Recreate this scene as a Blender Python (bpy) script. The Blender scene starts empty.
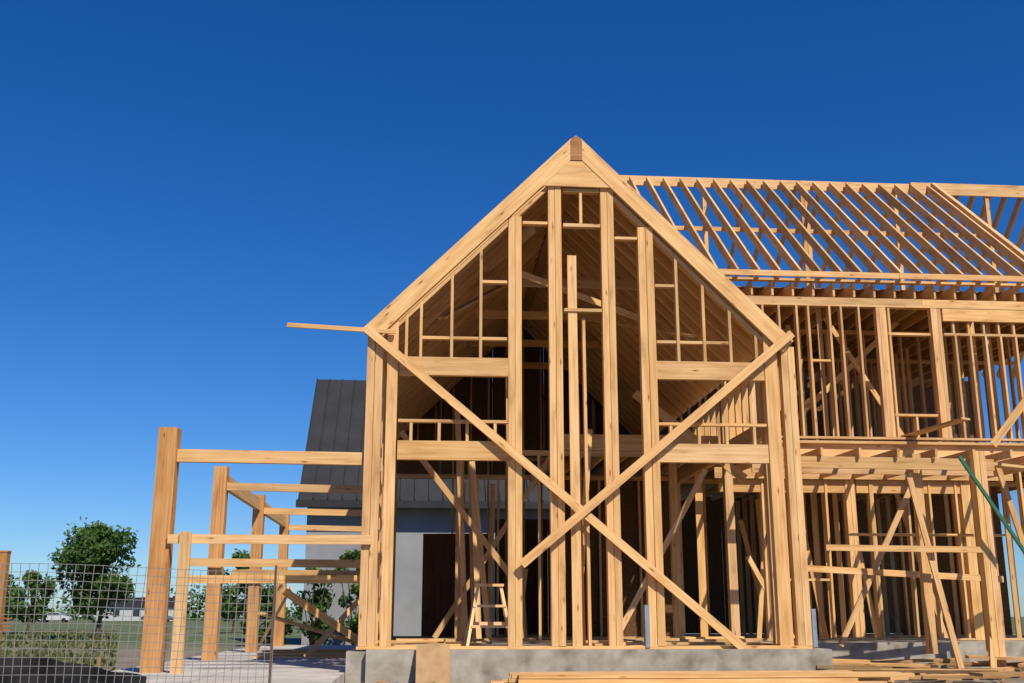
import bpy, math, random
from mathutils import Vector, Matrix
import bmesh
R=random.Random(7)
V=Vector
scene=bpy.context.scene
COL=bpy.context.collection
rad=math.radians

# ---------------------------------------------------------------- materials
def mat(name):
    m=bpy.data.materials.new(name); m.use_nodes=True
    nt=m.node_tree; nt.nodes.clear()
    o=nt.nodes.new('ShaderNodeOutputMaterial'); b=nt.nodes.new('ShaderNodeBsdfPrincipled')
    nt.links.new(b.outputs[0],o.inputs[0])
    return m,nt,b
def N(nt,t,**k):
    n=nt.nodes.new(t)
    for a,v in k.items(): setattr(n,a,v)
    return n
def ramp(nt,stops):
    r=nt.nodes.new('ShaderNodeValToRGB')
    e=r.color_ramp.elements
    while len(e)<len(stops): e.new(0.5)
    for i,(p,c) in enumerate(stops):
        e[i].position=p; e[i].color=(c[0],c[1],c[2],1) if len(c)==3 else c
    return r
def mix(nt,mode,fac=1.0):
    n=nt.nodes.new('ShaderNodeMix'); n.data_type='RGBA'; n.blend_type=mode
    n.inputs[0].default_value=fac
    return n  # A=6 B=7 out=2

def wood_mat(name,c1,c2,c3):
    m,nt,b=mat(name); L=nt.links.new
    uv=N(nt,'ShaderNodeUVMap')
    mp=N(nt,'ShaderNodeMapping'); mp.inputs['Scale'].default_value=(1.0,38,1); L(uv.outputs[0],mp.inputs[0])
    n1=N(nt,'ShaderNodeTexNoise'); n1.inputs['Scale'].default_value=1; n1.inputs['Detail'].default_value=5; n1.inputs['Distortion'].default_value=.6
    L(mp.outputs[0],n1.inputs[0])
    r=ramp(nt,[(.3,c1),(.52,c2),(.75,c3)]); L(n1.outputs[0],r.inputs[0])
    mp2=N(nt,'ShaderNodeMapping'); mp2.inputs['Scale'].default_value=(1.6,7,1); L(uv.outputs[0],mp2.inputs[0])
    n2=N(nt,'ShaderNodeTexNoise'); n2.inputs['Scale'].default_value=1; n2.inputs['Detail'].default_value=7; L(mp2.outputs[0],n2.inputs[0])
    r2=ramp(nt,[(.26,(.62,.56,.50)),(.42,(.90,.87,.83)),(.56,(1,1,1))]); L(n2.outputs[0],r2.inputs[0])
    m1=mix(nt,'MULTIPLY'); L(r.outputs[0],m1.inputs[6]); L(r2.outputs[0],m1.inputs[7])
    mp3=N(nt,'ShaderNodeMapping'); mp3.inputs['Scale'].default_value=(2.2,9,1); L(uv.outputs[0],mp3.inputs[0])
    vo=N(nt,'ShaderNodeTexVoronoi'); vo.inputs['Scale'].default_value=1; L(mp3.outputs[0],vo.inputs[0])
    r3=ramp(nt,[(.05,(.40,.24,.13)),(.10,(.82,.72,.62)),(.17,(1,1,1))]); L(vo.outputs['Distance'],r3.inputs[0])
    m2=mix(nt,'MULTIPLY'); L(m1.outputs[2],m2.inputs[6]); L(r3.outputs[0],m2.inputs[7])
    at=N(nt,'ShaderNodeAttribute',attribute_name='tint')
    m3=mix(nt,'MULTIPLY'); L(m2.outputs[2],m3.inputs[6]); L(at.outputs[0],m3.inputs[7])
    L(m3.outputs[2],b.inputs['Base Color'])
    b.inputs['Roughness'].default_value=.75; b.inputs['Specular IOR Level'].default_value=.25
    bp=N(nt,'ShaderNodeBump'); bp.inputs['Strength'].default_value=.3; bp.inputs['Distance'].default_value=.004
    L(n1.outputs[0],bp.inputs['Height']); L(bp.outputs[0],b.inputs['Normal'])
    return m
WOOD=wood_mat('spruce_lumber',(.67,.36,.13),(.79,.475,.20),(.86,.57,.275))
FIR=wood_mat('fir_post',(.50,.22,.065),(.65,.32,.11),(.74,.42,.17))
DARKWOOD=wood_mat('weathered_wood',(.16,.085,.04),(.24,.13,.06),(.3,.17,.08))

def noise_mat(name,stops,scale=5,detail=6,rough=.85,bump=.2,dist=.02,tint=False,spec=.3):
    m,nt,b=mat(name); L=nt.links.new
    tc=N(nt,'ShaderNodeTexCoord')
    n1=N(nt,'ShaderNodeTexNoise'); n1.inputs['Scale'].default_value=scale; n1.inputs['Detail'].default_value=detail
    L(tc.outputs['Object'],n1.inputs[0])
    r=ramp(nt,stops); L(n1.outputs[0],r.inputs[0])
    out=r.outputs[0]
    if tint:
        at=N(nt,'ShaderNodeAttribute',attribute_name='tint')
        m3=mix(nt,'MULTIPLY'); L(out,m3.inputs[6]); L(at.outputs[0],m3.inputs[7]); out=m3.outputs[2]
    L(out,b.inputs['Base Color'])
    b.inputs['Roughness'].default_value=rough; b.inputs['Specular IOR Level'].default_value=spec
    if bump:
        bp=N(nt,'ShaderNodeBump'); bp.inputs['Strength'].default_value=bump; bp.inputs['Distance'].default_value=dist
        L(n1.outputs[0],bp.inputs['Height']); L(bp.outputs[0],b.inputs['Normal'])
    return m
OSB=noise_mat('osb_sheathing',[(.3,(.22,.115,.05)),(.5,(.35,.195,.085)),(.7,(.46,.28,.14))],scale=28,detail=5,tint=True)
PLY=noise_mat('plywood',[(.3,(.42,.24,.11)),(.7,(.55,.35,.17))],scale=6,tint=True)
CONC=noise_mat('concrete',[(.25,(.36,.325,.27)),(.5,(.50,.455,.39)),(.75,(.60,.55,.48))],scale=2.2,detail=10,bump=.3,dist=.01)
CONCD=noise_mat('foundation_concrete',[(.25,(.20,.17,.125)),(.42,(.32,.28,.215)),(.58,(.41,.365,.285)),(.8,(.52,.47,.38))],scale=4.5,detail=14,bump=.5,dist=.015)
ROOFD=noise_mat('dark_metal_roof',[(.3,(.022,.022,.024)),(.7,(.032,.032,.033))],scale=1.5,rough=.6,bump=0)
WALLW=noise_mat('white_wall_shade_grey',[(.3,(.24,.245,.25)),(.7,(.31,.315,.32))],scale=1.2,bump=.05)  # whitish wall; its shadow is painted in as grey
SIDING=noise_mat('lap_siding',[(.3,(.42,.44,.41)),(.7,(.52,.54,.51))],scale=3,bump=0)
FABRIC=noise_mat('black_silt_fabric',[(.3,(.008,.008,.009)),(.7,(.022,.021,.02))],scale=6,rough=.9,bump=.3)
BARK=noise_mat('bark',[(.3,(.06,.045,.03)),(.7,(.14,.105,.075))],scale=12,bump=.6)
def plain(name,c,rough=.5,metal=0):
    m,nt,b=mat(name); L=nt.links.new
    tc=N(nt,'ShaderNodeTexCoord'); n1=N(nt,'ShaderNodeTexNoise'); n1.inputs['Scale'].default_value=9; n1.inputs['Detail'].default_value=4
    L(tc.outputs['Object'],n1.inputs[0])
    r=ramp(nt,[(.3,tuple(x*.8 for x in c)),(.7,c)]); L(n1.outputs[0],r.inputs[0]); L(r.outputs[0],b.inputs['Base Color'])
    b.inputs['Roughness'].default_value=rough; b.inputs['Metallic'].default_value=metal
    return m
STEEL=plain('galvanised_steel',(.38,.42,.46),.45,.6)
WIRE=plain('fence_wire',(.30,.28,.25),.5,.2)
RUST=plain('rusty_post',(.13,.08,.05),.8)
GREEN=plain('green_paint',(.03,.16,.09),.4)
GLASS=plain('window_glass',(.03,.04,.05),.1)
TYRE=plain('rubber',(.02,.02,.02),.8)
ORANGE=plain('orange_net',(.45,.12,.04),.7)
CARW=plain('white_car_paint',(.6,.6,.6),.3)
CARR=plain('dark_car_paint',(.08,.09,.11),.3)
def leaf_mat(name,c1,c2,c3):
    m,nt,b=mat(name); L=nt.links.new
    at=N(nt,'ShaderNodeAttribute',attribute_name='tint')
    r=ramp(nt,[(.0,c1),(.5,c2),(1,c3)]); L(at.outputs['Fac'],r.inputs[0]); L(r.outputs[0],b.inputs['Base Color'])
    b.inputs['Roughness'].default_value=.55
    tr=N(nt,'ShaderNodeBsdfTranslucent'); L(r.outputs[0],tr.inputs[0])
    mx=N(nt,'ShaderNodeMixShader'); mx.inputs[0].default_value=.35
    o=[n for n in nt.nodes if n.type=='OUTPUT_MATERIAL'][0]
    L(b.outputs[0],mx.inputs[1]); L(tr.outputs[0],mx.inputs[2]); L(mx.outputs[0],o.inputs[0])
    return m
LEAF=leaf_mat('foliage',(.03,.07,.012),(.075,.15,.022),(.13,.22,.04))
GRASS=leaf_mat('grass_blades',(.05,.08,.02),(.13,.15,.045),(.28,.24,.11))

# ---------------------------------------------------------------- mesh builder
class Part:
    def __init__(s,name,material,parent=None):
        s.name=name; s.m=material; s.parent=parent
        s.v=[]; s.f=[]; s.uv=[]; s.t=[]
    def box(s,c,ax,hs,tint):
        i=len(s.v); X,Y,Z=[ax[k]*hs[k] for k in range(3)]
        for a in (-1,1):
            for b in (-1,1):
                for d in (-1,1): s.v.append(c+X*a+Y*b+Z*d)
        q=[(0,1,3,2),(4,6,7,5),(0,4,5,1),(2,3,7,6),(0,2,6,4),(1,5,7,3)]
        ox,oy=R.uniform(0,90),R.uniform(0,90)
        l,w,h=[x*2 for x in hs]
        for k,fc in enumerate(q):
            s.f.append([i+j for j in fc])
            for j in fc:
                a=(j>>2)&1;b=(j>>1)&1;d=j&1
                if k<2: s.uv.append((ox+b*w,oy+d*h))
                elif k<4: s.uv.append((ox+a*l,oy+d*h))
                else: s.uv.append((ox+a*l,oy+h+b*w))
                s.t.append(tint)
    def board(s,p0,p1,w,h,side=(1,0,0),jit=.0012,tint=None):
        """w is measured along side, h along the third axis"""
        p0=V(p0);p1=V(p1); n=(p1-p0); l=n.length; n.normalize()
        sd=V(side); sd=(sd-n*sd.dot(n))
        if sd.length<1e-4: sd=V((0,1,0)); sd=sd-n*sd.dot(n)
        sd.normalize(); t=n.cross(sd)
        if jit:
            j=lambda:R.uniform(-jit,jit)
            c=(p0+p1)/2+V((j(),j(),j())); w+=R.uniform(-jit,jit); h+=R.uniform(-jit,jit)
            a=R.uniform(-.006,.006); sd=(sd+t*a).normalized(); t=n.cross(sd)
        else: c=(p0+p1)/2
        if tint is None:
            k=R.uniform(.74,1.06); g=R.uniform(-.08,.08)
            tint=(min(1.1,k*(1+g*.2)),k*(1-g*.35),k*(1-g*1.8),1)
        s.box(c,(n,sd,t),(l/2,w/2,h/2),tint)
    def ply_post(s,x0,x1,y0,y1,z0,z1,n=2,leanx=0):
        w=(x1-x0)/n
        for i in range(n):
            xc=x0+w*(i+.5); dy=R.uniform(-.006,.006); k=R.uniform(.88,1.06)
            s.board((xc,(y0+y1)/2+dy,z0),(xc+leanx,(y0+y1)/2+dy,z1-R.uniform(0,.01)),w-.004,y1-y0,tint=(k,k*R.uniform(.95,1.02),k*R.uniform(.88,1.06),1))
    def quad(s,pts,tint=(1,1,1,1)):
        i=len(s.v); s.v+= [V(p) for p in pts]; s.f.append(list(range(i,i+len(pts))))
        for p in pts: s.uv.append((p[0],p[2] if len(p)>2 else 0)); s.t.append(tint)
    def done(s):
        me=bpy.data.meshes.new(s.name); me.from_pydata([tuple(p) for p in s.v],[],s.f)
        u=me.uv_layers.new(name='UVMap')
        u.data.foreach_set('uv',[c for p in s.uv for c in p])
        ca=me.color_attributes.new('tint','FLOAT_COLOR','CORNER')
        ca.data.foreach_set('color',[c for p in s.t for c in p])
        me.materials.append(s.m)
        if s.m is not LEAF and s.m is not GRASS:
            bm=bmesh.new(); bm.from_mesh(me); bmesh.ops.recalc_face_normals(bm,faces=bm.faces); bm.to_mesh(me); bm.free()
        o=bpy.data.objects.new(s.name,me); COL.objects.link(o)
        if s.parent: o.parent=s.parent
        return o
def empty(name):
    e=bpy.data.objects.new(name,None); COL.objects.link(e); return e
def ubox(p,x0,x1,y0,y1,z0,z1,tint=(1,1,1,1)):
    p.box(V(((x0+x1)/2,(y0+y1)/2,(z0+z1)/2)),(V((1,0,0)),V((0,1,0)),V((0,0,1))),((x1-x0)/2,(y1-y0)/2,(z1-z0)/2),tint)

# ================================================================ HOUSE FRAME
house=empty('timber_house_frame')
CX,ZR=2.13,7.79
S2=math.sqrt(.5)
def zl(x): return ZR-abs(x-CX)
SL=.43
FY0,FY1=15.0,15.14

gw=Part('gable_wall_frame',WOOD,house)
def gpost(x0,x1,zt=None,n=2,y0=FY0,y1=FY1,z0=SL+.04):
    if zt is None: zt=min(zl(x0),zl(x1))-.30
    gw.ply_post(x0,x1,y0,y1,z0,zt,n)
gpost(-.84,-.62,4.66,2); gpost(-.56,-.41,4.9,1)
gpost(1.13,1.32); gpost(1.71,1.90,6.98); gpost(2.48,2.67,6.98); gpost(3.02,3.24)
gpost(4.80,4.99,4.78,1); gpost(5.045,5.245,4.62,2)
gw.board((2.06,15.05,SL+.04),(2.05,15.05,5.92),.13,.04)
gw.board((2.24,15.16,SL+.04),(2.22,15.16,5.0),.04,.12)
gw.board((2.15,15.25,SL+.04),(2.10,15.25,4.9),.09,.04)
gw.board((-.86,15.07,SL+.02),(5.26,15.07,SL+.02),.14,.04,(0,1,0))
gw.board((-.86,14.97,SL+.012),(1.1,14.97,SL+.012),.04,.02,(0,1,0))
for (a,b) in ((-.39,1.13),(3.24,4.79)):
    gw.board((a,15.05,4.24),(b,15.05,4.24),.09,.26,(0,1,0))
    gw.board((a,15.05,3.06),(b,15.05,3.06),.09,.26,(0,1,0))
    gw.board((a,15.07,3.47),(b,15.07,3.47),.10,.04,(0,1,0))
    n=4
    for i in range(n):
        x=a+.18+(b-a-.36)*i/(n-1)
        gw.board((x,15.07,3.19),(x,15.07,3.45),.04,.09)
for x in (-.10,.33,.74,3.57,3.95,4.33,-.30,4.70):
    gw.board((x,15.07,4.37),(x,15.07,zl(x)-.38),.04,.1)
for a,b,z in ((-.08,.31,4.66),(.35,.72,4.66),(.76,1.12,4.66),(.76,1.12,5.5),(3.26,3.55,4.66),(3.59,3.93,4.66),(3.97,4.31,4.66),(3.26,3.55,5.5)):
    gw.board((a,15.08,z),(b,15.08,z),.09,.04,(0,1,0))
gw.board((1.93,15.06,6.38),(2.47,15.06,6.38),.1,.05,(0,1,0))
gw.board((1.93,15.06,6.92),(2.47,15.06,6.92),.1,.05,(0,1,0))
gw.board((2.19,15.06,6.41),(2.19,15.06,6.89),.04,.09)
gw.board((1.93,15.06,5.10),(2.47,15.06,5.10),.1,.045,(0,1,0))
gw.board((1.34,15.06,6.40),(1.70,15.06,6.40),.1,.04,(0,1,0)) 
gw.board((2.68,15.06,6.2),(3.01,15.06,6.2),.1,.04,(0,1,0))
def rake(part,y,side,x_end,depth,off=0,th=.045,x_top=CX,tint=None):
    sg=-1 if side=='L' else 1
    n=V((-sg*S2,0,-S2))
    p0=V((x_top,y,ZR-abs(x_top-CX)))+n*(off+depth/2)
    p1=V((CX+sg*x_end,y,ZR-x_end))+n*(off+depth/2)
    part.board(p0,p1,th,depth,(0,1,0),tint=tint)
BR=(1.04,1.03,1.0,1)
rake(gw,14.975,'L',3.06,.235,tint=BR,x_top=CX-.07); rake(gw,14.972,'R',3.10,.235,tint=BR,x_top=CX+.07)
rake(gw,15.02,'L',3.0,.23,.006); rake(gw,15.02,'R',3.0,.23,.006)
rake(gw,15.07,'L',2.9,.045,.27,.1); rake(gw,15.07,'R',2.9,.045,.27,.1)
def prism(part,poly,y0,y1,tint):
    i=len(part.v)
    for y in (y0,y1):
        for (x,z) in poly: part.v.append(V((x,y,z)))
    k=len(poly)
    fs=[list(range(i,i+k)),list(range(i+k,i+2*k))]+[[i+a,i+(a+1)%k,i+k+(a+1)%k,i+k+a] for a in range(k)]
    for f in fs:
        part.f.append(f)
        for j in f: p=part.v[j]; part.uv.append((p.x+7.7,p.z+3.3)); part.t.append(tint)
prism(gw,[(CX-.55,6.96),(CX+.55,6.96),(CX+.16,7.36),(CX-.16,7.36)],14.957,14.99,(1,.98,.95,1))
gw.done()
rb=Part('ridge_beam',DARKWOOD,house)
prism(rb,[(CX-.085,7.37),(CX+.085,7.37),(CX+.085,7.69),(CX+.03,7.745),(CX-.03,7.745),(CX-.085,7.69)],14.945,25.2,(1.75,1.5,1.15,1)); rb.done()

br=Part('diagonal_braces',WOOD,house)
br.board((-.86,14.925,4.74),(4.27,14.925,.44),.035,.115,(0,1,0),tint=BR)
br.board((5.19,14.885,4.78),(1.30,14.885,1.52),.035,.115,(0,1,0),tint=(1,.97,.93,1))
br.board((-1.95,14.93,4.77),(-.45,14.93,4.70),.04,.06,(0,1,0))
br.done()

rf=Part('gable_roof_rafters',WOOD,house)
y=15.42
while y<25.1:
    k=R.uniform(.98,1.12)  # lighter tint paints light streaks onto the rafters
    for sd_ in 'LR': rake(rf,y+R.uniform(-.01,.01),sd_,2.98,.19,.02,.042,tint=(k,k*.99,k*.97,1))
    y+=.406
for y in (17.1,19.1,21.2,23.2):
    rf.board((CX-1.3,y+.06,6.15),(CX+1.3,y+.06,6.15),.04,.14,(0,1,0))
rf.board((.2,15.6,5.1),(1.3,17.4,6.2),.04,.14,(0,0,1))
rf.board((.9,16.2,6.1),(1.55,15.5,6.5),.04,.14,(0,1,0))
rf.board((3.9,15.6,4.9),(3.0,18.9,6.0),.04,.12,(0,0,1))
rf.board((1.4,15.9,5.9),(3.4,16.3,5.3),.04,.09,(0,1,0))
rf.done()
dk=Part('gable_roof_deck',OSB,house)
for sg in (-1,1):
    n=V((-sg*S2,0,-S2)); d=V((sg*S2,0,-S2))
    for i in range(4):
        a=.0+i*1.06; b=min(a+1.06,4.24)
        y=15.17
        while y<25.1:
            y2=min(y+2.435,25.2)
            c0=V((CX,0,ZR))+d*(a+b)/2+n*.009
            k=R.uniform(.42,.62)  # darker tint paints shade onto the deck behind the rafters
            dk.box(V((c0.x,(y+y2)/2,c0.z)),(V((0,1,0)),d,n),((y2-y)/2-.0003,(b-a)/2-.0003,.007),(k,k*.95,k*.9,1))
            y=y2
dk.done()

sw=Part('gable_side_walls',WOOD,house)
y=15.5
while y<25.1: sw.board((-.72,y,SL+.04),(-.72,y,4.5),.14,.04); y+=.406
for y in (16.0,16.1,18.3,18.4,20.4,22.2,24.5): sw.board((5.12,y,SL+.04),(5.12,y,4.5),.14,.05)
for x in (-.72,5.12):
    for z in (SL+.02,4.52,4.565): sw.board((x,15.15,z),(x,25.2,z),.14,.042)
    sw.board((x,15.15,2.7+.9*(x>0)),(x,25.2,2.7+.9*(x>0)),.12,.24)
y=15.5
while y<20: sw.board((5.12,y,3.73),(5.12,y,4.5),.1,.04); y+=.406
sw.done()
ip=Part('interior_partitions',WOOD,house)
def wall(part,x0,x1,y,z0,z1,sp=.406,open_=(),d=.09):
    part.board((x0,y,z0+.02),(x1,y,z0+.02),d,.04,(0,1,0))
    part.board((x0,y,z1-.02),(x1,y,z1-.02),d,.04,(0,1,0))
    part.board((x0,y,z1-.062),(x1,y,z1-.062),d,.04,(0,1,0))
    x=x0+.02
    while x<x1:
        if not any(a<x<b for a,b in open_):
            part.board((x,y,z0+.04),(x+R.uniform(-.01,.01),y,z1-.08),.04,d)
        x+=sp
wall(ip,1.5,5.0,18.6,SL,3.6,open_=((2.4,3.6),(4.1,5.1)))
wall(ip,-.6,5.0,22.0,SL,3.6,open_=((-.5,.6),(1.6,2.5)))
wall(ip,.6,5.0,25.1,SL,4.4,open_=((.7,1.2),))
x=-.6
while x<5.0:
    ip.board((x,25.1,4.4),(x,25.1,zl(x)-.3),.04,.09); x+=.406
for x in (.55,1.5,4.0,4.4): ip.ply_post(x,x+.14,19.6,19.74,SL,3.6,2)
ip.board((2.3,18.62,3.75),(5.05,18.62,3.75),.1,.28,(0,1,0))
x=2.4
while x<5.05:
    ip.board((x,18.7,3.76),(x,25.0,3.76),.04,.24); x+=.406
ip.board((-.4,17.4,3.7),(1.5,17.6,1.3),.035,.09,(0,1,0))
ip.board((.2,19.2,.5),(2.2,19.3,3.6),.035,.09,(0,1,0))
ip.board((3.0,17.6,.5),(4.6,17.8,3.2),.035,.09,(0,1,0))
ip.board((4.9,16.6,2.9),(3.3,17.0,4.3),.035,.14,(0,1,0))
ip.board((1.2,20.6,.5),(1.28,20.9,3.3),.09,.04)
ip.board((.62,20.6,.5),(.72,20.8,3.3),.09,.04)
for i in range(9):
    xx=R.uniform(.5,2.9); yy=R.uniform(16.5,21)
    ip.board((xx,yy,SL),(xx+R.uniform(-.3,.3),yy+.3,R.uniform(1.6,4.6)),.09,.04)
ip.done()
ld=Part('loft_deck_and_shade_sheets',OSB,house)
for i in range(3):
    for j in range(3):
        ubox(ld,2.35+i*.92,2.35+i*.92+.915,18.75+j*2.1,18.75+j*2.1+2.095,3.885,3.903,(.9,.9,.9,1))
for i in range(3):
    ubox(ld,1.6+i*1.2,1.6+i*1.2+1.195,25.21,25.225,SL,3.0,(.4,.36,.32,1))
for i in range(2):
    ubox(ld,2.6+i*1.2,2.6+i*1.2+1.195,22.06,22.075,SL,3.6,(.35,.31,.28,1))  # sheets added for interior darkness, shade painted into their tint
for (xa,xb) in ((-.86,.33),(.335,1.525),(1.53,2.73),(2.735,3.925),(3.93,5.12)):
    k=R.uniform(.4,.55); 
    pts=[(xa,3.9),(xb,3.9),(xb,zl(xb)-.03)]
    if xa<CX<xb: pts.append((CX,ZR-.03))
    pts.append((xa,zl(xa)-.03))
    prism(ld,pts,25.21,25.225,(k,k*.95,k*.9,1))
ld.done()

# ---------------------------------------------------------------- wing
WY=20.0
ww=Part('wing_wall_frame',WOOD,house)
for z,h in ((7.20,.045),(6.785,.13),(6.70,.04)):
    x=5.0
    while x<14.2:
        x2=min(x+R.uniform(3.2,4.8),14.3)
        ww.board((x,WY,z),(x2-.004,WY,z),.14,h,(0,1,0)); x=x2
x=5.0
while x<14.3:
    ww.board((x,WY-.05,7.02),(x,28.3,7.02),.04,.28); x+=.406
ww.board((5.3,WY,4.11),(14.3,WY,4.11),.14,.042,(0,1,0))
UT=6.68
for x in (5.6,6.0,6.4,6.72,7.07,7.3,7.72,7.95,8.3): ww.board((x,WY,4.13),(x,WY,UT),.04,.14)
ww.board((7.3,WY,5.6),(7.72,WY,5.6),.1,.04,(0,1,0))
ww.ply_post(8.64,8.84,WY-.07,WY+.07,4.13,UT,3)
for z in (4.56,6.15,): ww.board((8.86,WY,z),(9.70,WY,z),.13,.045,(0,1,0))
ww.board((9.28,WY,4.13),(9.28,WY,4.53),.04,.14)
ww.board((8.9,WY,4.13),(8.9,WY,UT),.04,.12)
ww.ply_post(9.74,9.94,WY-.07,WY+.07,4.13,UT,3)
ww.board((9.98,WY-.03,6.55),(14.3,WY-.03,6.55),.08,.24,(0,1,0))
ww.board((9.98,WY,6.16),(14.3,WY,6.16),.13,.045,(0,1,0))
x=10.2
while x<14.3: ww.board((x,WY,4.13),(x,WY,6.14),.04,.13); ww.board((x,WY+.02,6.19),(x,WY+.02,6.42),.04,.08); x+=.305
for z,h in ((4.02,.05),(3.72,.07)):
    ww.board((5.3,WY-.03,z),(14.3,WY-.03,z),.16,h,(0,1,0))
ww.board((5.3,WY,3.87),(14.3,WY,3.87),.05,.24,(0,1,0))
x=5.4
while x<14.3: ww.board((x,WY+.05,3.87),(x,28.2,3.87),.04,.23); x+=.406
LB=3.68
for x in (5.6,6.2,6.25,6.9,7.4,8.25,8.3,8.95,9.4,9.9,10.5,11.2,11.9,12.6,13.3): ww.board((x,WY,SL),(x+R.uniform(-.02,.02),WY,LB),.04,.14)
ww.ply_post(7.78,7.96,WY-.07,WY+.07,SL,LB,2); ww.ply_post(10.0,10.2,WY-.07,WY+.07,SL,LB,2)
ww.board((5.3,WY,SL+.02),(14.3,WY,SL+.02),.14,.04,(0,1,0))
ww.board((5.4,WY,3.2),(7.8,WY,3.2),.1,.24,(0,1,0)); ww.board((8.0,WY,3.2),(10,WY,3.2),.1,.24,(0,1,0))
ww.board((6.25,WY,1.5),(7.4,WY,1.5),.1,.04,(0,1,0))
ww.board((10.7,WY-.1,4.0),(12.2,WY-.1,5.75),.035,.14,(0,1,0))
ww.board((7.0,21.6,4.3),(9.9,21.8,6.9),.035,.11,(0,1,0),tint=BR)
ww.board((9.3,20.6,4.2),(8.0,20.9,6.7),.035,.09,(0,1,0))
ww.board((9.05,20.2,4.16),(9.55,18.6,4.26),.2,.035,(1,0,0))
wall(ww,5.3,14.3,23.2,SL,3.7,.61,((6.4,7.3),(9.2,10.0)))
wall(ww,5.3,14.3,22.4,4.12,6.85,.406,((7.2,8.0),(11,11.8)))
wall(ww,5.3,14.3,25.0,4.12,6.85,.406,((8.2,9.0),))
for xx in (7.6,11.0):
    y=20.2
    while y<28: ww.board((xx,y,4.12),(xx,y,6.85),.09,.04); ww.board((xx+.3,y,SL),(xx+.3,y,3.7),.09,.04); y+=.61
for i in range(12):
    xx=R.uniform(5.6,11.5); yy=R.uniform(20.6,22.8)
    ww.board((xx,yy,SL),(xx+R.uniform(-.9,.9),yy+.2,R.uniform(1.8,3.5)),.09,.04)
ww.done()
wr=Part('wing_roof_rafters',WOOD,house)
RY,RZ=24.2,10.95
wr.board((3.6,RY,RZ-.02),(17.5,RY,RZ-.02),.045,.24,(0,1,0))
x=3.9; EY,EZ=19.85,7.25
while x<12.1:
    wr.board((x,RY-.03,RZ-.02),(x+R.uniform(-.015,.015),EY,EZ+.02),.042,.19); x+=.406
wr.board((12.15,RY-.03,RZ+.02),(12.15,EY,EZ+.06),.09,.24)
wr.board((3.9,EY-.06,7.27),(9.1,EY-.06,7.27),.035,.11,(0,1,0),tint=(1.02,1.0,.96,1))
wr.board((9.105,EY-.062,7.272),(14.3,EY-.062,7.272),.035,.11,(0,1,0),tint=(.95,.9,.84,1))
x=7.5
while x<17.5:
    wr.board((x+.05,RY+.03,RZ-.02),(x+.05,28.5,7.25),.042,.19); x+=.61 if x<12 else .406
wr.board((11.6,RY-.06,RZ-.03),(17.5,RY-.06,RZ-.03),.045,.30,(0,1,0))
for x in (6.5,8.9,9.0,11.2,13.5): wr.board((x,RY,7.2),(x,RY,RZ-.16),.09,.09)
wr.board((4,22.0,8.95),(12.1,22.0,8.95),.04,.09,(0,1,0))
wr.done()
wd=Part('wing_sheathing_and_shade_sheets',OSB,house)
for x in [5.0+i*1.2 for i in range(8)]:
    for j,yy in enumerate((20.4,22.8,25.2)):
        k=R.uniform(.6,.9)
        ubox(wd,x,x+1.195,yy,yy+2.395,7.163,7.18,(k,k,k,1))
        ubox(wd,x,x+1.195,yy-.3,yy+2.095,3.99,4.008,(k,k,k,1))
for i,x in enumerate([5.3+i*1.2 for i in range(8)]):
    k=R.uniform(.35,.5)  # low tint paints interior shade into the back sheathing
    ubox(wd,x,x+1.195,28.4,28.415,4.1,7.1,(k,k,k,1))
    if i in (2,4,5): ubox(wd,x,x+1.195,23.26,23.275,SL,3.66,(k*.8,k*.75,k*.7,1))  # extra dark sheets added, ground-floor shade painted into their colour
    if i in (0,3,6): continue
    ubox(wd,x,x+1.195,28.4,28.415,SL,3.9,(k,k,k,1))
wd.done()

# ---------------------------------------------------------------- right porch frame
rp=Part('entry_porch_frame',WOOD,house)
PY=16.5
rp.ply_post(8.49,8.68,PY-.08,PY+.08,.12,3.36,2)
rp.ply_post(7.68,7.82,PY+.3,PY+.42,.3,3.36,2)
rp.board((5.26,PY+.1,3.18),(8.9,PY+.1,3.16),.045,.18,(0,1,0))
rp.board((5.26,PY+.9,3.2),(9.3,PY+.9,3.18),.045,.18,(0,1,0))
rp.board((5.3,WY-.12,3.42),(11,WY-.12,3.42),.045,.2,(0,1,0))
x=5.5
while x<10.4:
    rp.board((x,PY,3.33),(x,WY-.1,3.40),.04,.12); x+=.61
rp.board((8.9,PY+.3,3.2),(11.5,PY+1.6,3.2),.045,.2,(0,0,1)) 
rp.board((6.05,PY-.05,1.86),(8.5,PY-.05,1.84),.04,.09,(0,1,0))
rp.board((6.0,PY+1.0,1.6),(9.6,PY+1.5,1.45),.04,.1,(0,1,0))
rp.board((7.95,PY-.12,.1),(7.55,PY+.2,3.0),.09,.04)
rp.board((6.6,17.6,.4),(8.2,17.9,3.1),.035,.09,(0,1,0))
rp.board((8.35,PY-.3,.05),(9.2,PY+1.0,2.5),.09,.04)
rp.board((9.3,18,.3),(9.3,18,3.2),.14,.14)
rp.board((10.1,17.4,.2),(9.5,17.6,3.3),.09,.04)
rp.board((7.2,18.4,2.2),(9.9,18.4,2.2),.2,.03,(0,1,0))
rp.done()
gp=Part('green_prop_pole',GREEN,None)
gp.board((8.10,16.1,3.22),(10.05,16.1,0.02),.045,.045,(0,1,0)); gp.done()

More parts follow.
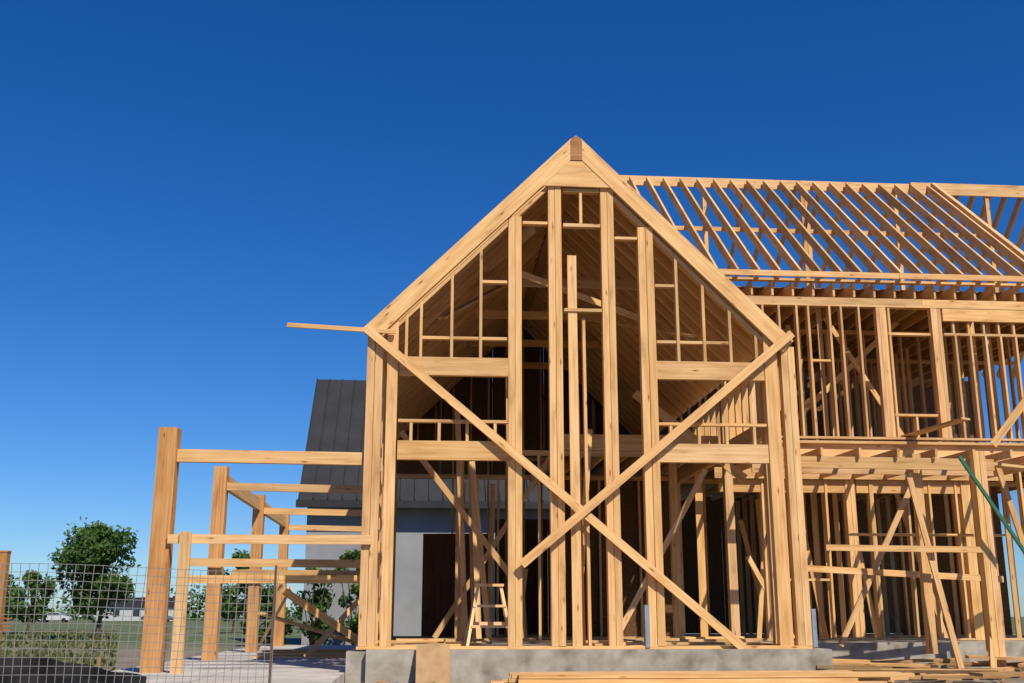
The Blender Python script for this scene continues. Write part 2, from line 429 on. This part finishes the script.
# ---------------------------------------------------------------- left porch
lp=Part('side_porch_posts',FIR,house)
GZ=.15
lp.board((-3.47,15.12,GZ),(-3.47,15.12,3.33),.25,.25)
for y in (19.1,23.6,28.0): lp.board((-3.47,y,GZ),(-3.47,y,3.33),.22,.24)
lp.done()
lb=Part('side_porch_beams',WOOD,house)
lb.board((-3.34,15.08,2.96),(-.86,15.08,2.94),.045,.17,(0,1,0))
lb.board((-3.34,15.13,2.95),(-.86,15.13,2.93),.045,.15,(0,1,0))
lb.board((-3.36,14.96,1.84),(-.70,14.96,1.84),.045,.12,(0,1,0))
for y in (19.1,23.6,28.0):
    lb.board((-3.4,y,3.0),(-.8,y,2.96),.06,.13,(0,1,0))
for y in (19.0,23.5): lb.board((-3.9,y-.16,1.72),(-.8,y-.16,1.70),.045,.13,(0,1,0))
lb.board((-3.6,17.5,1.40),(-.8,17.6,1.41),.045,.12,(0,1,0))
lb.board((-3.47,19.2,3.12),(-3.47,28.1,3.12),.09,.24)
lb.board((-3.12,14.91,.0),(-3.12,14.91,1.93),.15,.045)
lb.board((-2.6,18.5,.9),(-.85,20.5,.3),.04,.14,(0,0,1))
lb.board((-2.3,18.2,1.3),(-.85,18.8,.35),.04,.12,(0,1,0))
lb.board((-1.9,18.9,.2),(-1.0,19.3,1.2),.04,.09,(0,1,0))
lb.board((-3.4,24,.2),(-2.6,22.5,1.4),.04,.09)
for i in range(6): lb.board((-2.9+i*.05,20+i*.12,.17+.045*(i%3)),(-.9,20.2+i*.13,.17+.045*(i%3)),.14,.04,(0,1,0))
lb.done()

# ---------------------------------------------------------------- foundation
fd=Part('foundation_slab',CONCD,house)
ubox(fd,-.72,5.42,14.78,25.4,-.1,SL)
ubox(fd,-.98,-.73,14.9,16.2,-.1,.41)
ubox(fd,5.43,14.5,18.9,28.6,-.1,SL-.01)
fd.done()
hd=Part('hold_down_brackets',STEEL,house)
for x,z in ((2.985,1.0),(5.27,.95)): ubox(hd,x-.02,x+.04,14.985,15.12,SL+.02,z)
hd.done()
pt=Part('patio_paving',CONC)
ubox(pt,-4.1,-2.555,12.9,29,-.1,GZ); ubox(pt,-2.545,-.99,12.9,29,-.1,GZ-.002); pt.done()

# ================================================================ loose site objects
ls=Part('lumber_stack',WOOD)
for k,z in enumerate((.03,.075,.12,.165)):
    for i in range(6-k//2):
        y=12.95+i*.15+k*.03
        x0=.85+R.uniform(-.15,.15)+k*.1; x1=5.5+R.uniform(-.5,.3)
        ls.board((x0,y,z+.02),(x1,y,z+.02+R.uniform(-.005,.01)),.14,.04,(0,1,0))
ls.done()
pp=Part('plywood_sheet',PLY)
pp.board((.14,14.45,.0),(.14,14.75,.50),.43,.02); pp.done()
db=Part('lumber_offcut_pile',WOOD)
for i in range(38):
    x=R.uniform(5.6,10.2); y=R.uniform(14.0,18.2); a=R.gauss(0,.6); l=R.uniform(.4,2.2); z=R.uniform(.02,.20)
    k=R.uniform(.35,.9)
    d=V((math.cos(a),math.sin(a),R.uniform(-.06,.06)))*l/2; c=V((x,y,z+abs(d.z)))
    db.board(c-d,c+d,R.choice((.09,.14,.19)),.04,(0,0.99,.05),tint=(k,k*.98,k*.94,1))
for i in range(18):
    x=R.uniform(-.3,5.0); y=R.uniform(15.4,17.8); a=R.gauss(0,.6); l=R.uniform(.4,1.4)
    d=V((math.cos(a),math.sin(a),0))*l/2; c=V((x,y,SL+.03+.03*(i%3)))
    db.board(c-d,c+d,.09,.04,(0,1,0))
db.done()
cl=Part('construction_debris',PLY)
for i in range(260):
    x=R.uniform(-3,9.5); y=R.uniform(13.2,14.7) if x<5.4 else R.uniform(12.8,18.5)
    if x<-.9: continue
    a=R.uniform(0,3.14); s=R.uniform(.02,.12); k=R.uniform(.3,1.2)
    d=V((math.cos(a),math.sin(a),R.uniform(-.2,.2)))*s; c=V((x,y,R.uniform(.01,.04)+abs(d.z)))
    cl.board(c-d,c+d,R.uniform(.02,.09),R.uniform(.01,.04),(0,.9,.1),tint=(k,k*.95,k*.9,1))
cl.done()
# step ladder (timber)
sh=Part('step_ladder',WOOD)
sx,sy=.93,15.9
LT=(1.12,1.2,1.5,1)
HL=.84
for dx in (-.21,.21):
    sh.board((sx+dx*.75,sy,SL+HL),(sx+dx*1.5,sy-.26,SL),.04,.09,tint=LT)
    sh.board((sx+dx*.75,sy+.05,SL+HL-.02),(sx+dx*1.6,sy+.40,SL),.035,.06,tint=LT)
    sh.board((sx+dx*1.2,sy-.12,SL+.38),(sx+dx*1.2,sy+.2,SL+.36),.012,.03,tint=LT)
sh.board((sx-.2,sy+.01,SL+HL+.01),(sx+.2,sy+.01,SL+HL+.01),.18,.035,(0,1,0),tint=LT)
for q in (.33,.66): sh.board((sx-.2-.09*q,sy-.26*q,SL+HL*(1-q)),(sx+.2+.09*q,sy-.26*q,SL+HL*(1-q)),.13,.035,(0,1,0),tint=LT)
sh.board((sx-.28,sy+.26,SL+.32),(sx+.28,sy+.26,SL+.32),.02,.05,(0,1,0),tint=LT)
sh.done()
dp=Part('stacked_door_panels',DARKWOOD)
for i in range(3): dp.board((.35+i*.3,23.2-.04*i,SL),(.35+i*.3,23.4-.04*i,SL+2.1),.75,.04,tint=(.55,.45,.4,1))
dp.done()

# wire mesh fence
wf=empty('welded_wire_fence')
wm=Part('mesh',WIRE,wf)
def fx(s): return V((-6.2+s, 7.4+.10*math.sin(s*1.1)+.03*math.sin(s*3.3),0))
def wire(a,b,r=.0017):
    wm.board(a,b,r*2,r*2,(0,1,0),0,(1,1,1,1))
Lf=5.26; nx=int(Lf/.051)
def bulge(s,z): return .06*math.sin(s*1.7)*z+.012*math.sin(s*5.1+z*4)
for i in range(nx+1):
    s=i*.051; p=fx(s); sc=1+.02*math.sin(s*2.1)
    for q in range(3):
        z0,z1=q*.385,(q+1)*.385
        wire(p+V((bulge(s,z0)*.4,bulge(s,z0),z0*sc)),p+V((bulge(s,z1)*.4,bulge(s,z1),z1*sc)))
for k in range(23):
    z=.03+k*.051
    for i in range(0,nx,3):
        s0=i*.051; s1=min(nx,i+3)*.051
        h=lambda s:z*(1+.02*math.sin(s*2.1))
        wire(fx(s0)+V((0,0.003+bulge(s0,z),h(s0))),fx(s1)+V((0,.003+bulge(s1,z),h(s1))))
wm.done()
fpst=Part('steel_posts',RUST,wf)
for s in (.3,2.9,5.24):
    p=fx(s); fpst.board(p+V((0,.02,-.1)),p+V((.01,.02,1.17)),.014,.014,jit=0,tint=(.5,.4,.35,1))
fpst.done()

# silt fence
sf=empty('silt_fence')
fb=Part('fabric',FABRIC,sf)
def sfp(t): return V((-9+6.6*t,10.2+.12*math.sin(t*9)+.8*(1-t),0))
n=80
for i in range(n):
    a,b=sfp(i/n),sfp((i+1)/n)
    hf=lambda j:.53+.02*math.sin(j*.21)+.01*math.sin(j*1.3)-.12*max(0,(j/n-.85)/.15)
    ha,hb=hf(i),hf(i+1)
    for k in range(4):
        z0,z1=k/4,(k+1)/4
        off=lambda q,j:V((0,.03*math.sin(j*.9+q*5),0))
        fb.quad([a+V((0,0,ha*z0-.05))+off(z0,i),b+V((0,0,hb*z0-.05))+off(z0,i+1),b+V((0,0,hb*z1-.05))+off(z1,i+1),a+V((0,0,ha*z1-.05))+off(z1,i)])
fb.done()
st=Part('stakes',WOOD,sf)
for t in (.1,.36,.62,.93):
    p=sfp(t); st.board(p+V((0,.08,-.1)),p+V((0,.08,.50)),.03,.03,tint=(.5,.45,.4,1))
st.done()

pl=Part('timber_gate_post',FIR)
pl.board((-14.5,40,-.1),(-14.5,40,3.0),.34,.34,tint=(.75,.72,.68,1))
pl.board((-14.5,40,3.0),(-14.5,40,3.06),.38,.38,tint=(.75,.72,.68,1))
pl.board((-14.5,40,1.2),(-16.5,40,1.2),.05,.12,(0,1,0)); pl.board((-14.5,40,.6),(-16.5,40,.6),.05,.12,(0,1,0))
pl.done()
ob=empty('orange_barrier_fence')
o1=Part('netting',ORANGE,ob)
for i in range(7):
    x=-27+i*.75
    for k in range(4): o1.board((x,62+.2*math.sin(i),.15+k*.2),(x+.75,62+.2*math.sin(i+1),.15+k*.2),.02,.07,(0,1,0),0,(1,1,1,1))
    o1.board((x,62,0),(x,62,.9),.05,.05,jit=0,tint=(.7,.7,.7,1))
o1.done()

def car(x,y,ang,paint):
    e=empty('parked_car')
    prof=[(-2.2,.35),(-2.25,.75),(-1.9,.95),(-1.5,1.0),(-.9,1.42),(.5,1.45),(1.15,1.0),(2.0,.85),(2.25,.6),(2.2,.35)]
    b=Part('body',paint,e); w=.85
    for s in (-1,1):
        pts=[(px,s*w*(.86 if pz>1.1 else 1),pz) for px,pz in prof]
        b.quad(pts if s<0 else pts[::-1])
    for i in range(len(prof)):
        (ax,az),(bx,bz)=prof[i],prof[(i+1)%len(prof)]
        wa=w*(.86 if az>1.1 else 1); wb=w*(.86 if bz>1.1 else 1)
        b.quad([(ax,-wa,az),(bx,-wb,bz),(bx,wb,bz),(ax,wa,az)])
    b.done()
    g=Part('windows',GLASS,e)
    for s in (-1,1):
        g.quad([(-1.3,s*.862,1.02),(-.85,s*.755,1.36),(.45,s*.755,1.38),(1.0,s*.862,1.03)])
    g.quad([(.56,-.65,1.43),(1.12,-.75,1.04),(1.12,.75,1.04),(.56,.65,1.43)]); g.done()
    t=Part('wheels',TYRE,e)
    for wx in (-1.35,1.35):
        for s in (-1,1):
            pts=[(wx+.33*math.cos(a*math.pi/8),s*.88,.33+.33*math.sin(a*math.pi/8)) for a in range(16)]
            t.quad(pts)
            for a in range(16):
                p,q=pts[a],pts[(a+1)%16]; t.quad([p,q,(q[0],s*.66,q[2]),(p[0],s*.66,p[2])])
    t.done()
    e.location=(x,y,0); e.rotation_euler=(0,0,ang)
car(-54,172,.1,CARW); car(-62,170,.15,CARR); car(-40,175,.05,CARR)

# ---------------------------------------------------------------- neighbour houses
nh=empty('neighbouring_house')
nw=Part('walls',WALLW,nh)
NX0,NX1,NY0,NY1=-3.7,15,35.4,42.5
ubox(nw,NX0,NX1,NY0,NY1,0,4.5)
nw.quad([(NX0,NY0,4.5),(NX0,39,8.9),(NX0,NY1,4.5)]); nw.done()
ns=Part('lap_siding',SIDING,nh)
for i in range(24):
    z=.3+i*.17
    ns.board((4.0,NY0-.03,z),(NX1,NY0-.03,z),.02,.175,(0,1,.12),0,(1,1,1,1))
ns.done()
nr=Part('standing_seam_roof',ROOFD,nh)
e0=V((0,34.9,4.35)); e1=V((0,39.0,9.05)); dd=(e1-e0); ln=dd.length; dd.normalize(); nn=V((0,-dd.z,dd.y))
cx=(NX0-.25+NX1)/2; hw=(NX1-NX0+.25)/2
nr.box(V((cx,0,0))+(e0+e1)/2,(V((1,0,0)),dd,nn),(hw,ln/2,.05),(1,1,1,1))
e2=V((0,43.1,4.35)); d2=(e2-e1); l2=d2.length; d2.normalize(); n2=V((0,-d2.z,d2.y))
nr.box(V((cx,0,0))+(e2+e1)/2,(V((1,0,0)),d2,n2),(hw,l2/2,.05),(1,1,1,1))
x=NX0-.22
while x<NX1:
    nr.box(V((x,0,0))+(e0+e1)/2+nn*.075,(V((1,0,0)),dd,nn),(.015,ln/2,.03),(1,1,1,1)); x+=.45
ubox(nr,NX0-.3,NX1,34.8,34.95,4.15,4.38)
nr.done()
ng=Part('windows',GLASS,nh)
for x,z0,z1,w in ((1.5,.4,2.6,1.1),(6.5,1.6,2.7,1.4),(10.5,1.2,2.8,1.4)):
    ubox(ng,x,x+w,NY0-.09,NY0-.05,z0,z1)
ng.done()
for hx,hy,hw_,hh_ in ((-92,230,9,2.6),(-58,240,8,2.7)):
    e=empty('distant_house')
    a=Part('walls',SIDING,e); ubox(a,-hw_,hw_,-4,4,0,hh_); a.done()
    b_=Part('roof',ROOFD,e)
    b_.quad([(-hw_-.4,-4.5,hh_),(hw_+.4,-4.5,hh_),(hw_+.4,0,hh_+2),(-hw_-.4,0,hh_+2)]); b_.quad([(-hw_-.4,4.5,hh_),(hw_+.4,4.5,hh_),(hw_+.4,0,hh_+2),(-hw_-.4,0,hh_+2)])
    b_.quad([(-hw_,-4,hh_),(-hw_,4,hh_),(-hw_,0,hh_+1.9)]); b_.quad([(hw_,-4,hh_),(hw_,4,hh_),(hw_,0,hh_+1.9)]); b_.done()
    c_=Part('windows',GLASS,e)
    for q in (-.6,-.1,.5): ubox(c_,q*hw_,q*hw_+1.3,-4.05,-4.01,.9,2.1)
    c_.done(); e.location=(hx,hy,0)

# ---------------------------------------------------------------- vegetation
def tree(name,x,y,h,rw,leaves=5200,trunk=True,seed=1,ls=.1):
    r=random.Random(seed); e=empty(name)
    cl=[]
    base=h*.28 if trunk else .05*h
    for i in range(30 if trunk else 14):
        t=r.random()
        z=base+(h-base)*t; wr=rw*(math.sin(math.pi*(.12+.80*t))**.8)*r.uniform(.35,1.05)
        a=r.uniform(0,6.28)
        cl.append((V((math.cos(a)*wr*.8,math.sin(a)*wr*.8,z)),rw*r.uniform(.16,.34)))
    cl.append((V((0,0,h-.1*rw)),rw*.2))
    L=Part('foliage',LEAF,e)
    for i in range(leaves):
        c,cr=r.choice(cl)
        d=V((r.gauss(0,1),r.gauss(0,1),r.gauss(0,.8))).normalized()*cr*(r.random()**.35)*(1.35 if r.random()<.15 else 1)
        p=c+d; s=ls*r.uniform(.5,1.3)
        u=V((r.gauss(0,1),r.gauss(0,1),r.gauss(0,1))).normalized(); w=u.cross(V((r.gauss(0,1),r.gauss(0,1),r.gauss(0,1)))).normalized()
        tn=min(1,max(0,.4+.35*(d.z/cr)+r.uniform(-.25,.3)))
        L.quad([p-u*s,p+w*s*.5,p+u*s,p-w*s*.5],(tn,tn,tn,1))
    L.done()
    T=Part('trunk',BARK,e)
    def limb(a,b,r0,r1):
        n=(b-a).normalized(); s=n.orthogonal().normalized(); t=n.cross(s); k=7
        A=[a+(s*math.cos(q*6.283/k)+t*math.sin(q*6.283/k))*r0 for q in range(k)]
        B=[b+(s*math.cos(q*6.283/k)+t*math.sin(q*6.283/k))*r1 for q in range(k)]
        for q in range(k): T.quad([A[q],A[(q+1)%k],B[(q+1)%k],B[q]])
    if trunk: limb(V((0,0,-.1)),V((.03*h,0,h*.45)),.025*h,.016*h); limb(V((.03*h,0,h*.45)),V((0,0,h*.9)),.016*h,.006*h)
    for c,cr in cl[:14]:
        st_=V((.02*h,0,min(c.z*.7,h*.5))) if trunk else V((0,0,0)); limb(st_,c,.012*h,.004*h)
    T.done(); e.location=(x,y,0)
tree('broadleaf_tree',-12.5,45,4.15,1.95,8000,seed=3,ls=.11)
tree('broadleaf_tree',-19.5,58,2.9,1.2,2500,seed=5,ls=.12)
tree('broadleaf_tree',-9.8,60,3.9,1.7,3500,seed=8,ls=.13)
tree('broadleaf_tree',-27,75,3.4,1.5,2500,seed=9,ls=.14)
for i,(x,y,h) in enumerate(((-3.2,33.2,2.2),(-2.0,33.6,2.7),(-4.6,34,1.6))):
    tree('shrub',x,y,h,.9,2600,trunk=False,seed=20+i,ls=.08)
tl=Part('distant_tree_line',LEAF)
r=random.Random(4)
for k in range(110):
    cx_=-150+k*2.4+r.uniform(-1,1); cy=255+r.uniform(-12,12); hh=r.uniform(2.0,7.0); ww_=r.uniform(1.5,4)
    for i in range(110):
        p=V((cx_+r.gauss(0,.45)*ww_,cy+r.gauss(0,1),abs(r.gauss(.5,.3))*hh)); s=r.uniform(.3,.7)
        u=V((r.gauss(0,1),r.gauss(0,1),r.gauss(0,1))).normalized(); w=u.cross(V((r.gauss(0,1),r.gauss(0,1),r.gauss(0,1)))).normalized()
        tn=r.uniform(.1,.7); tl.quad([p-u*s,p+w*s*.6,p+u*s,p-w*s*.6],(tn,tn,tn,1))
tl.done()
gr=Part('grass',GRASS)
for i in range(18000):
    y=13+55*(r.random()**1.3); x=-.42*y+r.uniform(-.25,.16)*y
    if x>-4.3 and y<30: continue
    if math.sin(x*1.3+y)+math.sin(y*.7+x*.4)+r.uniform(-2,2)<-.2: continue
    hgt=r.uniform(.04,.16); wd_=r.uniform(.01,.03)*(1+y/25); dx,dy=r.gauss(0,.06),r.gauss(0,.06); tn=r.random()
    gr.quad([(x-wd_,y,0),(x+wd_,y,0),(x+dx,y+dy,hgt)],(tn,tn,tn,1))
gr.done()

# ---------------------------------------------------------------- ground
m,nt,b=mat('site_ground'); L=nt.links.new
tc=N(nt,'ShaderNodeTexCoord')
n1=N(nt,'ShaderNodeTexNoise'); n1.inputs['Scale'].default_value=1.3; n1.inputs['Detail'].default_value=12; L(tc.outputs['Object'],n1.inputs[0])
r1=ramp(nt,[(.3,(.13,.10,.065)),(.5,(.21,.165,.115)),(.72,(.30,.245,.18))]); L(n1.outputs[0],r1.inputs[0])
n2=N(nt,'ShaderNodeTexNoise'); n2.inputs['Scale'].default_value=.6; n2.inputs['Detail'].default_value=10; L(tc.outputs['Object'],n2.inputs[0])
r2=ramp(nt,[(.35,(.045,.075,.02)),(.5,(.09,.12,.035)),(.7,(.22,.2,.09))]); L(n2.outputs[0],r2.inputs[0])
sx_=N(nt,'ShaderNodeSeparateXYZ'); L(tc.outputs['Object'],sx_.inputs[0])
ma=N(nt,'ShaderNodeMapRange'); ma.inputs[1].default_value=26; ma.inputs[2].default_value=40; L(sx_.outputs[1],ma.inputs[0])
ad=N(nt,'ShaderNodeMath',operation='MULTIPLY_ADD'); L(n1.outputs[0],ad.inputs[0]); ad.inputs[1].default_value=.8; ad.inputs[2].default_value=-.4
ad2=N(nt,'ShaderNodeMath',operation='ADD',use_clamp=True); L(ma.outputs[0],ad2.inputs[0]); L(ad.outputs[0],ad2.inputs[1])
mm=mix(nt,'MIX'); L(ad2.outputs[0],mm.inputs[0]); L(r1.outputs[0],mm.inputs[6]); L(r2.outputs[0],mm.inputs[7])
L(mm.outputs[2],b.inputs['Base Color']); b.inputs['Roughness'].default_value=.95
bp=N(nt,'ShaderNodeBump'); bp.inputs['Strength'].default_value=.6; bp.inputs['Distance'].default_value=.06; L(n1.outputs[0],bp.inputs['Height']); L(bp.outputs[0],b.inputs['Normal'])
g=Part('ground',m); g.quad([(-3000,-200,0),(3000,-200,0),(3000,4000,0),(-3000,4000,0)]); g.done()

# ---------------------------------------------------------------- light
w=bpy.data.worlds.new("World"); scene.world=w; w.use_nodes=True
nt=w.node_tree; nt.nodes.clear()
sky=nt.nodes.new('ShaderNodeTexSky'); sky.sky_type='NISHITA'; sky.sun_disc=False
EL,AZ=47,27
sky.sun_elevation=rad(EL); sky.sun_rotation=rad(180-AZ)
sky.air_density=.95; sky.dust_density=.2; sky.ozone_density=4.0; sky.altitude=200
hs=nt.nodes.new('ShaderNodeHueSaturation'); hs.inputs['Saturation'].default_value=1.33; hs.inputs['Value'].default_value=1
tm=nt.nodes.new('ShaderNodeMix'); tm.data_type='RGBA'; tm.blend_type='MULTIPLY'; tm.inputs[0].default_value=1; tm.inputs[7].default_value=(.78,1.0,1.35,1)
bg=nt.nodes.new('ShaderNodeBackground'); bg.inputs[1].default_value=.08
wo=nt.nodes.new('ShaderNodeOutputWorld')
nt.links.new(sky.outputs[0],hs.inputs['Color']); nt.links.new(hs.outputs[0],tm.inputs[6]); nt.links.new(tm.outputs[2],bg.inputs[0]); nt.links.new(bg.outputs[0],wo.inputs[0])
sl=bpy.data.lights.new('sun','SUN'); sl.energy=5.0; sl.angle=rad(.5); sl.color=(1,.93,.82)
so=bpy.data.objects.new('sun',sl); COL.objects.link(so)
ts=V((math.sin(rad(AZ))*math.cos(rad(EL)),-math.cos(rad(AZ))*math.cos(rad(EL)),math.sin(rad(EL))))
so.rotation_euler=ts.to_track_quat('Z','Y').to_euler()

scene.view_settings.view_transform='Standard'; scene.view_settings.look='None'; scene.view_settings.exposure=0
cam=bpy.data.cameras.new('camera'); co=bpy.data.objects.new('camera',cam); COL.objects.link(co)
cam.sensor_width=36; cam.lens=1100*36/1024; cam.clip_end=9000; cam.clip_start=.05
co.location=(0,0,.85); co.rotation_euler=(rad(90)+math.atan(.25),0,-rad(4.5))
scene.camera=co
